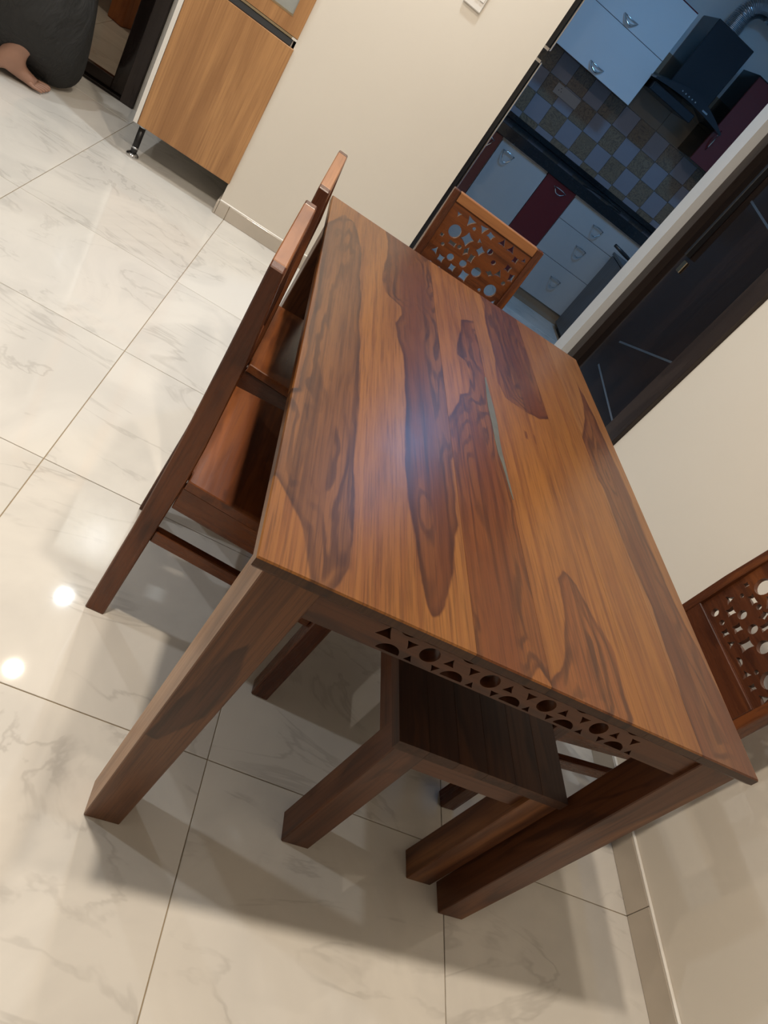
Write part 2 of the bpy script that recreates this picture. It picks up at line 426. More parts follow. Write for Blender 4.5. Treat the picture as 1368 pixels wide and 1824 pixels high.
# ------------------------------------------------------------------ glass door beside the oak cabinet
d2 = bpy.data.objects.new('door_2', None); COL.objects.link(d2); d2['kind'] = 'structure'; d2.location = (-1.45, RECY, 0)
d2['label'] = 'black framed glass door behind the crouching person'
def gpart(name, m, x0, x1, y0, y1, z0, z1, bev=.003): return part(name, m, d2, (x0+1.45, x1+1.45, y0, y1, z0, z1), bev=bev)
gpart('frame_post', 'frame_wood_z', -.725, -.659, -.02, .10, 0, DZ-.005)
gpart('frame_post', 'frame_wood_z', -2.248, -2.18, -.02, .10, 0, DZ-.005)
gpart('frame_head', 'dark_wood_x', -2.18, -.725, -.02, .10, DZ-.08, DZ-.005)
gpart('threshold', 'dark_wood_x', -2.18, -.725, -.02, .10, .0005, .016)
for x0, x1, y in ((-1.47, -.728, .008), (-2.178, -1.42, .052)):
    gpart('stile', 'dark_wood_z', x1-.062, x1, y, y+.038, .018, DZ-.083)
    gpart('stile', 'dark_wood_z', x0, x0+.062, y, y+.038, .018, DZ-.083)
    gpart('bottom_rail', 'dark_wood_x', x0+.062, x1-.062, y, y+.038, .018, .074)
    gpart('top_rail', 'dark_wood_x', x0+.062, x1-.062, y, y+.038, DZ-.15, DZ-.083)
    gpart('pane', 'clear_glass', x0+.062, x1-.062, y+.017, y+.021, .074, DZ-.15, bev=0)
# wooden armchair behind the glass
ac = thing('armchair', 'orange-brown wooden armchair seen through the glass door', 'armchair', (-1.17, 3.86, 0), R(-22))
for sx in (0, 1):
    for sy in (0, 1):
        part('leg', 'orange_wood_z', ac, (-.06-sx*.62, .06-sx*.62, -.06+sy*.56, .06+sy*.56, 0, .36), bev=.008)
for sx in (0, 1): part('arm', 'orange_wood_y', ac, (-.07-sx*.62, .07-sx*.62, -.10, .64, .36, .41), bev=.01)
part('seat_rail', 'orange_wood_x', ac, (-.56, -.06, -.05, .03, .20, .29), bev=.006)
part('seat', 'orange_wood_x', ac, (-.56, -.06, -.05, .54, .29, .33), bev=.006)
part('backrest', 'orange_wood_x', ac, (-.56, -.06, .50, .55, .34, .80), bev=.01)

# ------------------------------------------------------------------ oak cabinet in the recess
CX0, CX1, CYF = -.507, -.062, 2.0
bc = thing('base_cabinet', 'oak laminate base cabinet with charcoal grip on black and chrome legs', 'cabinet', (CX0, CYF, 0))
wC = CX1-CX0
part('body', 'carcass', bc, (0, .018, .019, .585, .155, .80), (wC-.018, wC, .019, .585, .155, .80), (.018, wC-.018, .019, .585, .155, .173), (.018, wC-.018, .567, .585, .173, .80))
part('door', 'oak', bc, (.018, wC+.016, 0, .018, .155, .772), bev=.0015)
part('side_edge', 'carcass', bc, (-.001, .0165, -.001, .0185, .155, .80))
part('grip_profile', 'gola', bc, (.018, wC-.004, .004, .022, .7735, .799), bev=.002)
for lx, ly in ((.035, .05), (.035, .53), (wC-.03, .54)):
    if 1:
        lg = bmesh.new(); lathe(lg, [(.014, .0165), (.0145, .03), (.0145, .155)], 18, (lx, ly)); lo = obj('leg', lg, 'black', bc, True)
        f = bmesh.new(); lathe(f, [(.027, 0), (.029, .004), (.027, .010), (.018, .0165)], 20, (lx, ly)); obj('foot', f, 'chrome', lo, True)
        for zz in (.038, .138):
            f = bmesh.new(); lathe(f, [(.0155, zz), (.0155, zz+.008)], 18, (lx, ly)); obj('band', f, 'steel', lo, True)
dc = thing('display_cabinet', 'oak framed cabinet with frosted glass door standing on the base cabinet', 'cabinet', (CX0, CYF, .8005))
part('body', 'carcass', dc, (0, .018, .019, .40, 0, 1.2), (wC-.018, wC, .019, .40, 0, 1.2), (.018, wC-.018, .019, .40, 0, .018), (.018, wC-.018, .019, .40, 1.182, 1.2), (.018, wC-.018, .385, .40, .018, 1.182))
part('plinth_strip', 'carcass', dc, (wC-.012, wC+.012, .002, .019, 0, .009))
dr = part('door', 'oak', dc, (.018, .068, 0, .019, .011, 1.2), (wC-.043, wC+.012, 0, .019, .011, 1.2), (.068, wC-.043, 0, .019, .011, .072), (.068, wC-.043, 0, .019, 1.14, 1.2))
part('bead', 'brass', dr, (.066, wC-.041, -.001, .008, .068, .074))
part('pane', 'frosted', dr, (.068, wC-.043, .008, .012, .072, 1.14))
part('gold_edge', 'brass', dc, (.018, wC-.01, .001, .018, .0005, .009))

# switch plate on the far wall
sw = thing('switch_plate', 'white switch plate on the beige wall beside the kitchen doorway', 'switch', (.437, FY, 1.285))
part('plate', 'switch', sw, (-.006, .074, -.010, 0, 0, .12), bev=.003)
for k in range(3): part('rocker', 'switch', sw, (.006+.021*k, .024+.021*k, -.0135, -.0101, .035, .085), bev=.001)

# ------------------------------------------------------------------ dining table
A0 = on_height(461, 990, .75)
TW, TL, TR_ = .904, 1.440, math.atan2(*(on_height(1350, 1388, .75)-A0)[1::-1])*0+R(2.53)
tb = thing('dining_table', 'rosewood dining table with boldly figured plank top and four tapered legs', 'table', (A0[0], A0[1], 0), TR_)
def px(u, v):
    p = on_height(u, v, .75)-A0; c, s = math.cos(TR_), math.sin(TR_)
    return (c*p[0]+s*p[1], -s*p[0]+c*p[1])
EDGES = [0., .325, .458, .654, .771, TW]
P_ = lambda pts: np.array([px(*p) for p in pts])
SEAMA = [(790, 690), (775, 578), (759, 458)]
HEART = [  # board, tone, outline in the photo
    (0, 0., [(492, 846), (517, 890), (539, 943), (548, 989), (552, 1030), (570, 1080), (602, 1042), (622, 1011), (631, 950), (634, 895), (629, 840), (631, 810),
             (636, 770), (640, 730), (641, 680), (642, 600), (640, 570), (644, 548), (642, 493), (645, 454), (640, 428), (632, 397), (614, 382), (592, 393), (583, 397),
             (574, 440), (567, 500), (553, 575), (541, 640), (530, 690), (505, 690), (480, 840)]),
    (0, 1., [(686, 405), (690, 428), (691, 456), (684, 469), (681, 498), (686, 520), (704, 537), (714, 546), (716, 561), (705, 575), (708, 600), (718, 633),
             (721, 672), (722, 718), (721, 797), (722, 837), (726, 880), (732, 923), (743, 980), (752, 1040), (760, 1077), (769, 1098), (782, 1096), (794, 1082), (799, 1053),
             (808, 1020), (809, 985), (810, 957), (816, 935), (812, 913), (811, 880), (804, 820), (830, 780), (850, 600), (800, 430), (720, 380)]),
    (1, 1., [(821, 569), (841, 571), (880, 560), (990, 1190), (985, 1225), (960, 1190), (940, 1220), (840, 1200), (770, 780), (799, 741), (817, 717), (819, 701), (833, 700), (836, 686), (836, 659), (828, 642), (815, 631), (814, 613), (819, 589)]),
    (2, 1., [(850, 515), (862, 540), (865, 576), (881, 637), (887, 681), (900, 708), (918, 721), (937, 734), (962, 747), (1000, 745), (960, 560), (900, 500)]),
    (2, .25, [(992, 1029), (1003, 1014), (1014, 1025), (1028, 1043), (1056, 1098), (1089, 1148), (1096, 1166), (1103, 1195), (1112, 1239), (1128, 1281), (1120, 1320), (960, 1250),
              (983, 1207), (998, 1195), (1004, 1172), (1005, 1136), (1004, 1098), (997, 1049)]),
    (2, 1., [(935, 768), (938, 769), (941, 783), (937, 781)]),
    (2, 1., [(949, 773), (953, 776), (958, 794), (953, 790)]),
    (4, 1., [(1027, 680), (1036, 710), (1042, 745), (1036, 785), (1050, 830), (1075, 870), (1120, 990), (1160, 1080), (1240, 1320), (1255, 1370), (1400, 1420), (1300, 1270), (1185, 1040), (1120, 880), (1084, 800), (1060, 745)]),
]
def sdist(P, poly):
    best = np.full(len(P), 1e9); ins = np.zeros(len(P), bool); n = len(poly)
    for i in range(n):
        a, b = poly[i], poly[(i+1) % n]; ab = b-a; ap = P-a
        t = np.clip((ap@ab)/(ab@ab+1e-12), 0, 1); q = ap-t[:, None]*ab
        best = np.minimum(best, np.sqrt((q*q).sum(1)))
        cr = (a[1] > P[:, 1]) != (b[1] > P[:, 1])
        ins ^= cr & (P[:, 0] < (b[0]-a[0])*(P[:, 1]-a[1])/(b[1]-a[1]+1e-12)+a[0])
    return np.where(ins, best, -best)
top_mat('board_a', (.192, .080, .022), (.112, .047, .018), (.092, .030, .011), (.024, .009, .006))
top_mat('board_b', (.200, .078, .019), (.118, .039, .013), (.104, .032, .010), (.024, .008, .005))
top_mat('board_c', (.196, .078, .019), (.150, .052, .016), (.090, .027, .010), (.022, .007, .005))
top_mat('board_d', (.188, .077, .020), (.15, .056, .019), (.115, .038, .015), (.038, .013, .008))
top_mat('board_e', (.195, .086, .028), (.115, .042, .018), (.095, .033, .015), (.028, .010, .008))
wood('lit_leg_sap', 2, (.38, .20, .10), (.24, .115, .05), (.12, .055, .025), amount=(.5, .7))  # pale sapwood, lightened further for the light on the leg's left face
top_mat('shaded_end_grain', (.075, .032, .014), (.055, .022, .011), (.05, .02, .01), (.022, .010, .007))  # end grain; the shade on the end rims is mixed into its colour
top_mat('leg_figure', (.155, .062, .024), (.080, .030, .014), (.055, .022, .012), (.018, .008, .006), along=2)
Z0, Z1 = .7285, .75
for k in range(5):
    u0, u1 = EDGES[k]+(.0002 if k else 0), EDGES[k+1]-(.0002 if k < 4 else 0)
    nu = max(2, int((u1-u0)/.0042)); nv = 330
    uu = np.linspace(u0, u1, nu+1); vv = np.linspace(0, TL, nv+1)
    # arris softened on the outer edges
    ru = np.minimum(np.minimum(uu-u0, u1-uu) if 0 else np.where(k == 0, uu-0, 9), np.where(k == 4, TW-uu, 9))
    U, V = np.meshgrid(uu, vv)
    Zt = np.full_like(U, Z1)
    G = np.stack([U.ravel(), V.ravel()], 1)
    sd = np.full(len(G), -.15); hm = np.zeros(len(G)); wsum = np.full(len(G), 1e-6)
    for bk, tone, pts in HEART:
        if bk != k: continue
        s_ = sdist(G, P_(pts)); sd = np.maximum(sd, s_)
        w = np.exp(np.clip(s_, -.3, .3)*60); hm += w*tone; wsum += w
    hm /= wsum
    bm = bmesh.new()
    top = [[bm.verts.new((U[j, i], V[j, i], Z1)) for i in range(nu+1)] for j in range(nv+1)]
    for j in range(nv):
        for i in range(nu): bm.faces.new((top[j][i], top[j][i+1], top[j+1][i+1], top[j+1][i]))
    # rounded rim: two lower loops
    loop = top[0]+[top[j][nu] for j in range(1, nv+1)]+top[nv][nu-1::-1]+[top[j][0] for j in range(nv-1, 0, -1)]
    def lowered(dz, out):
        res = []
        for v in loop:
            x, y = v.co.x, v.co.y
            ox = (out if (k == 4 and abs(x-u1) < 1e-6) else 0)-(out if (k == 0 and abs(x-u0) < 1e-6) else 0)
            oy = (out if abs(y-TL) < 1e-6 else 0)-(out if y < 1e-6 else 0)
            res.append(bm.verts.new((x+ox, y+oy, Z1-dz)))
        return res
    L1, L2, L3 = lowered(.0025, .002), lowered(.016, .002), lowered(Z1-Z0, -.002)
    def strip_loop(a, b):
        n = len(a)
        for i in range(n): bm.faces.new((a[i], b[i], b[(i+1) % n], a[(i+1) % n]))
    strip_loop(loop, L1); strip_loop(L1, L2); strip_loop(L2, L3)
    bm.faces.new(L3)
    bmesh.ops.recalc_face_normals(bm, faces=bm.faces[:])
    nt_ = len(bm.verts)
    me = bpy.data.meshes.new('plank'); bm.to_mesh(me); bm.free()
    n0 = len(G); nl = len(loop)
    idx = np.concatenate([np.arange(n0)]+[np.array([v for v in ([i for i in range(nu+1)]+[j*(nu+1)+nu for j in range(1, nv+1)]+[nv*(nu+1)+i for i in range(nu-1, -1, -1)]+[j*(nu+1) for j in range(nv-1, 0, -1)])])]*3)
    for nm, arr in (('sd', sd), ('hm', hm)):
        a = me.attributes.new(nm, 'FLOAT', 'POINT'); a.data.foreach_set('value', arr[idx].astype(np.float32))
    o = obj('plank', me, 'board_'+'abcde'[k], tb)
    me.materials.append(M['shaded_end_grain'])
    for p in me.polygons:
        if abs(p.normal.y) > .8: p.material_index = 1
# resin filled crack on the seam
crk = [(864, 672, 1.2), (869, 700, 4), (874, 725, 6.5), (881, 755, 6.5), (886, 785, 5.5), (891, 808, 5), (897, 827, 3.5), (903, 850, 2.5), (909, 872, 2), (914, 890, 1)]
bm = bmesh.new(); a_ = [px(u-w*.75, v) for u, v, w in crk]; b_ = [px(u+w*.75, v) for u, v, w in crk]
prism(bm, a_+b_[::-1], Z1-.0005, Z1+.0006, 'xy'); fo = obj('crack_filler', bm, 'filler', tb); fo['label'] = 'grey resin filling a long crack in the top'
# legs
def tleg(fx, fy):
    b = (.030, .096, .008, .074); t = (.018, .099, .008, .088)
    def fl_(q):
        x0, x1, y0, y1 = q
        if fx: x0, x1 = TW-x1, TW-x0
        if fy: y0, y1 = TL-y1, TL-y0
        return (x0, x1, y0, y1)
    bm = bmesh.new(); frustum(bm, fl_(b), fl_(t), 0, Z0, bev=.0018); return obj('leg', bm, 'table_wood_z', tb)
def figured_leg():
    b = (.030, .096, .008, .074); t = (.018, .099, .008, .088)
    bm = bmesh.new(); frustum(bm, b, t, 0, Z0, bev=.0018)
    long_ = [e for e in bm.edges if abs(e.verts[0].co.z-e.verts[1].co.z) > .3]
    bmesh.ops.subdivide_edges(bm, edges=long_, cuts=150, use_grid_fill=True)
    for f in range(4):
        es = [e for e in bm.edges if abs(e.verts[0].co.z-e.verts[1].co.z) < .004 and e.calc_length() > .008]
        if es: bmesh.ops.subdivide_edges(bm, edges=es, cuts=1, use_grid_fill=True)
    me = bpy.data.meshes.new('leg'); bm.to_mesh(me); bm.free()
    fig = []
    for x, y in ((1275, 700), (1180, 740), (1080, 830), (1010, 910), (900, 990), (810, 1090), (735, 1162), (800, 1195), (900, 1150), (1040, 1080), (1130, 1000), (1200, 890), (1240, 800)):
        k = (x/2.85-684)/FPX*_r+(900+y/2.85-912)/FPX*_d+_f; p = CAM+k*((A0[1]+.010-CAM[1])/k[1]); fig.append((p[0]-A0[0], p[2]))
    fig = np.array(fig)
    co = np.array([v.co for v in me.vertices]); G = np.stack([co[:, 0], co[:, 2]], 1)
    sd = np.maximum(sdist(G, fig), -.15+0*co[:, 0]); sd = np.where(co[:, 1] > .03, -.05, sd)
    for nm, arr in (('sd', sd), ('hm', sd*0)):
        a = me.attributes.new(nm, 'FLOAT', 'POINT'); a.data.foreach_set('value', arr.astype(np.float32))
    o = obj('leg', me, 'leg_figure', tb); me.materials.append(M['lit_leg_sap'])
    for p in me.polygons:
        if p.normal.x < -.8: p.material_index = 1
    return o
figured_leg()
for fx in (0, 1):
    for fy in (0, 1):
        if fx or fy: tleg(fx, fy)
# aprons with cut-outs on the short ends
def circ(x, y, r, n=22): return [(x+r*math.cos(2*math.pi*i/n), y+r*math.sin(2*math.pi*i/n)) for i in range(n)]
def half(x, y, r, up=1, n=14): return [(x+r*math.cos(math.pi*i/n), y+up*r*.85*math.sin(math.pi*i/n)) for i in range(n+1)]
def concave(pts, k=.22, n=5):
    """polygon with sides bowed inwards"""
    c = Vector((sum(p[0] for p in pts)/len(pts), sum(p[1] for p in pts)/len(pts))); out = []
    for i in range(len(pts)):
        a = Vector(pts[i]); b = Vector(pts[(i+1) % len(pts)]); mid = (a+b)/2
        for j in range(n):
            t = j/n; p = a.lerp(b, t)+(c-mid)*k*4*t*(1-t); out.append((p.x, p.y))
    return out
def ngon(x, y, r, n, a0=0, sx=1, sy=1, k=.25): return concave([(x+sx*r*math.cos(a0+2*math.pi*i/n), y+sy*r*math.sin(a0+2*math.pi*i/n)) for i in range(n)], k)
AZ0, AZ1 = .668, Z0
holes = []
x0 = .285
for i in range(4):
    x = x0+.106*i
    holes += [circ(x, .6985, .0150), half(x+.0535, .6725, .0185, 1), half(x+.053, .7280, .0165, -1)]
    holes += [ngon(x+.0345, .6985, .0105, 3, R(90), k=.12), ngon(x+.0725, .7025, .0105, 3, R(-90), k=.12), ngon(x+.0215, .6785, .0085, 3, R(-90), k=.1), ngon(x+.0865, .6755, .0080, 3, R(90), k=.1)]
holes += [ngon(x0-.076, .7035, .0150, 3, R(90), k=.12), half(x0-.0545, .6725, .0185, 1), half(x0-.049, .7280, .0165, -1), ngon(x0-.0335, .7025, .0105, 3, R(-90), k=.12), ngon(x0-.0205, .6755, .0080, 3, R(90), k=.1)]
holes += [circ(x0+.424, .6985, .0135) ][:0]
def apron_end(y0, flip):
    bm0 = curve_panel('apron', [(.099, AZ0), (TW-.099, AZ0), (TW-.099, AZ1), (.099, AZ1)], holes, .020)
    me = bm0
    for v in me.vertices:
        x, z, t = v.co; v.co = (x, y0+t, z)
    if flip:
        for v in me.vertices: v.co.x = TW-v.co.x
    bmf = bmesh.new(); bmf.from_mesh(me); bmesh.ops.recalc_face_normals(bmf, faces=bmf.faces[:]); bmf.to_mesh(me); bmf.free()
    return obj('apron', me, 'table_wood_x', tb)
apron_end(.024, False); apron_end(TL-.024, True)
for fx in (0, 1):
    xa = (.024, .044) if not fx else (TW-.044, TW-.024)
    part('apron', 'table_wood_y', tb, (*xa, .088, TL-.088, AZ0, AZ1), bev=.001)
part('cross_brace', 'table_wood_x', tb, (.044, TW-.044, TL/2-.03, TL/2+.03, AZ1-.022, AZ1), bev=.001)

# ------------------------------------------------------------------ chairs
HW, FW = .187, .223          # half widths at the back and at the front
def back_x(z):
    zs = [0, .28, .45, .53, .68, .72, .89]; o = [0, .005, .004, .003, -.0015, -.003, -.010]; i = [.042, .046, .049, .047, .038, .035, .014]
    return float(np.interp(z, zs, o)), float(np.interp(z, zs, i))
def make_chair(label):
    c = thing('dining_chair', label, 'chair', group='carved-back dining chairs')
    zs = [0, .28, .45, .53, .72, .889]
    prof = [(back_x(z)[0], z) for z in zs]+[(back_x(z)[1], z) for z in zs[::-1]]
    PW = .026
    for s in (-1, 1):
        bm = bmesh.new(); y0, y1 = sorted((s*HW, s*(HW-PW))); prism(bm, prof, y0, y1, 'xz', bev=.0022)
        obj('back_post', bm, 'chair_wood_z', c)
        bm = bmesh.new(); ya, yb = sorted((s*FW, s*(FW-.042))); box(bm, .413, .455, ya, yb, 0, .424, bev=.0025); obj('front_leg', bm, 'chair_wood_z', c)
    def rail(name, z0, z1, m, inset=.001, bev=.002, ex=.0005):
        bm = bmesh.new(); a0, a1 = back_x(z0); b0, b1 = back_x(z1)
        prism(bm, [(a0+inset, z0), (b0+inset, z1), (b1-inset, z1), (a1-inset, z0)], -(HW-PW)+ex, (HW-PW)-ex, 'xz', bev=bev); return obj(name, bm, m, c)
    rail('top_rail', .858, .8895, 'lit_rail_wood', -.0003); rail('lower_rail', .574, .630, 'chair_wood_y')
    # carved panel
    H = []; zz = lambda z: .89-(.907-z)*1.03
    for s, z, r in ((.080, .801, .0215), (.300, .713, .0215), (.117, .728, .010), (.166, .734, .0105), (.221, .736, .014), (.069, .672, .009), (.219, .813, .0085), (.129, .841, .005), (.070, .748, .005), (.123, .770, .006), (.267, .695, .005), (.322, .757, .006), (.250, .792, .007), (.105, .676, .006)):
        H.append(circ(s-HW, zz(z), r*(1.02 if r > .02 else 1.22), 18))
    for s, z, r, n, a, sx, sy in ((.092, .707, .0125, 4, 45, 1, 1), (.142, .703, .0125, 4, 45, 1, 1), (.192, .703, .0165, 4, 45, 1, 1.1), (.130, .803, .019, 4, 20, 1, 1), (.106, .853, .016, 3, 20, 1, 1),
            (.157, .857, .014, 3, 160, 1, 1), (.189, .853, .013, 4, 30, 1.1, .8), (.236, .857, .013, 3, -30, 1, 1), (.274, .856, .014, 3, 90, 1, 1), (.307, .838, .011, 4, 45, 1, 1), (.304, .804, .012, 4, 40, 1, 1),
            (.333, .785, .013, 4, 60, .8, 1.2), (.288, .772, .013, 3, 100, 1, 1), (.262, .757, .012, 4, 10, 1.2, .7), (.178, .762, .013, 4, 50, .8, 1.25), (.150, .771, .012, 4, 80, .7, 1.2), (.190, .797, .014, 4, 20, 1, 1),
            (.096, .766, .012, 4, 45, 1.35, .7), (.060, .718, .012, 3, 80, 1, 1), (.168, .820, .008, 3, 0, 1, 1), (.333, .682, .013, 3, 200, 1, 1), (.260, .672, .011, 3, 60, 1, 1), (.295, .672, .009, 4, 45, 1, 1), (.135, .672, .010, 4, 45, 1, 1), (.170, .672, .010, 3, 90, 1, 1),
            (.060, .850, .008, 3, 30, 1, 1), (.333, .852, .008, 3, 100, 1, 1), (.050, .770, .007, 4, 45, 1, 1)):
        if abs(s-HW) < HW-PW-.012: H.append(ngon(s-HW, zz(z), r*1.26, n, R(a), sx, sy, .18))
    H.append(half(.222-HW, zz(.668), .013, 1))
    pw, z0, z1 = HW-PW-.0005, .6305, .8575
    me = curve_panel('panel', [(-pw, z0), (pw, z0), (pw, z1), (-pw, z1)], [h for h in H], .013)
    for v in me.vertices:
        y, z, t = v.co; a, b = back_x(z); v.co = ((a+b)/2+.001+t, y, z)
    bmf = bmesh.new(); bmf.from_mesh(me); bmesh.ops.recalc_face_normals(bmf, faces=bmf.faces[:]); bmf.to_mesh(me); bmf.free()
    pn = obj('carved_panel', me, 'chair_wood_y', c); pn['label'] = 'back panel pierced with circles, squares and triangles'
    # seat
    bm = bmesh.new(); prism(bm, [(.051, -HW-.002), (.460, -FW-.003), (.460, FW+.003), (.051, HW+.002), (.051, HW-PW-.001), (.016, HW-PW-.001), (.016, -HW+PW+.001), (.051, -HW+PW+.001)], .4265, .45, 'xy', bev=.002); obj('seat', bm, 'seat_wood', c)
    for s in (-1, 1):
        bm = bmesh.new(); yo = lambda x: HW+(FW-HW)*(x-.03)/.41-.003
        prism(bm, [(.049, s*yo(.049)), (.413, s*yo(.413)), (.413, s*(yo(.413)-.02)), (.049, s*(yo(.049)-.02))], .368, .426, 'xy', bev=.0015); obj('side_apron', bm, 'chair_wood_x', c)
        bm = bmesh.new(); prism(bm, [(.046, s*(yo(.046)-.006)), (.413, s*(yo(.413)-.012)), (.413, s*(yo(.413)-.032)), (.046, s*(yo(.046)-.026))], .256, .288, 'xy', bev=.002); obj('stretcher', bm, 'chair_wood_x', c)
    part('front_apron', 'chair_wood_y', c, (.428, .448, -FW+.043, FW-.043, .368, .424), bev=.0015)
    part('back_apron', 'chair_wood_y', c, (.018, .038, -HW+PW+.0005, HW-PW-.0005, .368, .424), bev=.0015)
    return c
ch = make_chair('carved-back dining chair on the long table side, beside the table leg nearest the floor lamp glare')
ch.location = (.250, -.178, 0); ch.rotation_euler = (0, 0, R(-1.2))
ch['label'] = 'dining chair side-on at the long open side of table, nearer the carved apron'
copy_thing(ch, (.270, .318, 0), R(-1.5), 'dining chair side-on at the long open side of table, nearer the oak cabinet')
copy_thing(ch, (.831, 1.030, 0), R(-90.5), 'carved-back dining chair at the table end facing the kitchen doorway')
copy_thing(ch, (1.632, -.245, 0), R(184.5), 'carved-back dining chair squeezed between the table and the right wall')

# ------------------------------------------------------------------ bench under the table
BW, BL, BZ = .382, 1.05, .442
be = thing('bench', 'low rosewood bench with plank seat pushed under the table', 'bench', (.783, -.716, 0), R(2.3))
for k in range(6):
    a, b = k*BW/6, (k+1)*BW/6
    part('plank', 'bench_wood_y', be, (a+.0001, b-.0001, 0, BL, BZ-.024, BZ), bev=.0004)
for x0, x1 in ((.008, .072), (BW-.066, BW-.001)):
    for y0, y1 in ((.004, .066), (BL-.066, BL-.004)): part('leg', 'table_wood_z', be, (x0, x1, y0, y1, 0, BZ-.0245), bev=.002)
for y0, y1 in ((.016, .036), (BL-.036, BL-.016)): part('apron', 'table_wood_x', be, (.0725, BW-.0665, y0, y1, BZ-.085, BZ-.0245), bev=.001)
for x0, x1 in ((.014, .034), (BW-.038, BW-.018)): part('apron', 'table_wood_y', be, (x0, x1, .0665, BL-.0665, BZ-.085, BZ-.0245), bev=.001)

# ------------------------------------------------------------------ kitchen
KY, KF = 4.53, 3.95          # splashback wall, cabinet fronts
kw = struct('wall_kitchen_far', 'kwall', (.07, 3.1, KY+.012, KY+.12, 0, CEIL+.012))
struct('wall_kitchen_right', 'kwall', (3.1, 3.2, FY+.11, KY+.12, 0, CEIL+.012))
TS = .1505; X00 = 1.664
bmx = {}
def wtile(x0, x1, z0, z1, m):
    key = (round(x1-x0, 4), round(z1-z0, 4), m)
    if key not in bmx:
        bm = bmesh.new(); box(bm, .0008, x1-x0-.0008, 0, .012, .0008, z1-z0-.0008, bev=.0012)
        me = bpy.data.meshes.new('tile'); bm.to_mesh(me); bm.free(); me.materials.append(M[m]); bmx[key] = me
    o = bpy.data.objects.new('tile', bmx[key]); COL.objects.link(o); o.location = (x0, KY, z0); o.parent = kw
rows = [(.93, .981), (.981, 1.1315), (1.1315, 1.282), (1.282, 1.4325)]
for r, (z0, z1) in enumerate(rows):
    for i in range(-5, 8):
        wtile(X00+i*TS, X00+(i+1)*TS, z0, z1, 'brown_tile' if (i+r) % 2 == 0 else 'grey_tile')
for r in range(2):
    for i in range(-2, 4):
        wtile(X00+i*TS*2, X00+(i+1)*TS*2, 1.4335+r*.2, 1.4335+(r+1)*.2, 'tan_tile')
sk = thing('wall_socket', 'white double socket plate on the checkered kitchen tiles', 'socket', (1.452, KY, 1.2))
part('plate', 'socket', sk, (0, .215, -.010, -.0005, 0, .072), bev=.002)
for k in range(3): part('pin_hole', 'black', sk, (.03+.022*(k % 2)+.011*(k == 2), .036+.022*(k % 2)+.011*(k == 2), -.0108, -.0101, .03+.018*(k == 2), .036+.018*(k == 2)))
# base cabinets
def bail(parent, x, y, z, w=.045, h=.06):
    """triangular bail pull lying against a front that faces -y"""
    bm = bmesh.new(); P = [(-w, 0), (-w*.5, .004), (0, .005), (w*.5, .004), (w, 0), (w*.72, -h*.5), (w*.38, -h*.92), (0, -h), (-w*.38, -h*.92), (-w*.72, -h*.5)]
    tube(bm, [(x+p, y-.012-(.010 if q < -.01 else 0), z+q) for p, q in P], .0038, 6, True)
    for s in (-1, 1): tube(bm, [(x+s*w, y, z), (x+s*w, y-.013, z)], .004, 6)
    return obj('handle', bm, 'chrome', parent, True)
def crescent(parent, x, y, z, w=.058):
    """eye-shaped pull: straight bar with an arc under it"""
    bm = bmesh.new(); n = 12
    tube(bm, [(x-w+2*w*i/n, y-.014-.012*math.sin(math.pi*i/n), z-.034*math.sin(math.pi*i/n)) for i in range(n+1)], [.002+.006*math.sin(math.pi*i/n) for i in range(n+1)], 6)
    tube(bm, [(x-w, y-.003, z), (x-w*.5, y-.010, z-.002), (x, y-.012, z-.003), (x+w*.5, y-.010, z-.002), (x+w, y-.003, z)], .003, 6)
    return obj('handle', bm, 'chrome', parent, True)
def kbase(name, label, x0, x1, fronts, m, hand=None, body='carcass'):
    t = thing(name, label, 'cabinet', (x0, KF, 0), group='kitchen base cabinets')
    w = x1-x0
    part('body', body, t, (0.0005, w-.0005, .019, .57, .088, .828))
    part('toe_kick', 'tan_tile', t, (0.0005, w-.0005, .03, .045, 0, .087))
    for k, (z0, z1) in enumerate(fronts):
        f = part('drawer' if len(fronts) > 1 else 'door', m, t, (.0015, w-.0015, 0, .018, z0+.0015, z1-.0015), bev=.001)
        if hand: hand(f, k, w, z1)
    return t
kbase('kitchen_base_cabinet', 'narrow maroon base cabinet beside the dark refrigerator', .86, 1.243, [(.09, .826)], 'maroon', lambda f, k, w, z: bail(f, w-.09, 0, z-.05), 'maroon')
kbase('kitchen_base_cabinet', 'white single-door kitchen base cabinet beside a maroon panel', 1.245, 1.643, [(.09, .812)], 'shaded_laminate', lambda f, k, w, z: bail(f, .09, 0, z-.045))
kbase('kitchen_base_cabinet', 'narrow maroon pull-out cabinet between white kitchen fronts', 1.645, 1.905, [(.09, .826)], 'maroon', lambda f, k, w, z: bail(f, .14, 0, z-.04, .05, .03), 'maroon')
kbase('kitchen_base_cabinet', 'white kitchen cabinet with three wide drawers', 1.907, 2.56, [(.09, .39), (.39, .645), (.645, .812)], 'shaded_laminate', lambda f, k, w, z: bail(f, .285, 0, (.29, .565, .745)[k]))
# worktop
wt = tag(part('worktop', 'granite', None, (.86, 3.09, KF-.02, KY-.001, .8285, .90), bev=.003), 'black granite kitchen worktop below the checkered tiles', 'worktop')
tag(part('granite_upstand', 'granite', None, (.86, 3.09, KY-.018, KY-.0005, .9005, .94), bev=.002), 'black granite upstand along the back of the worktop', 'upstand')
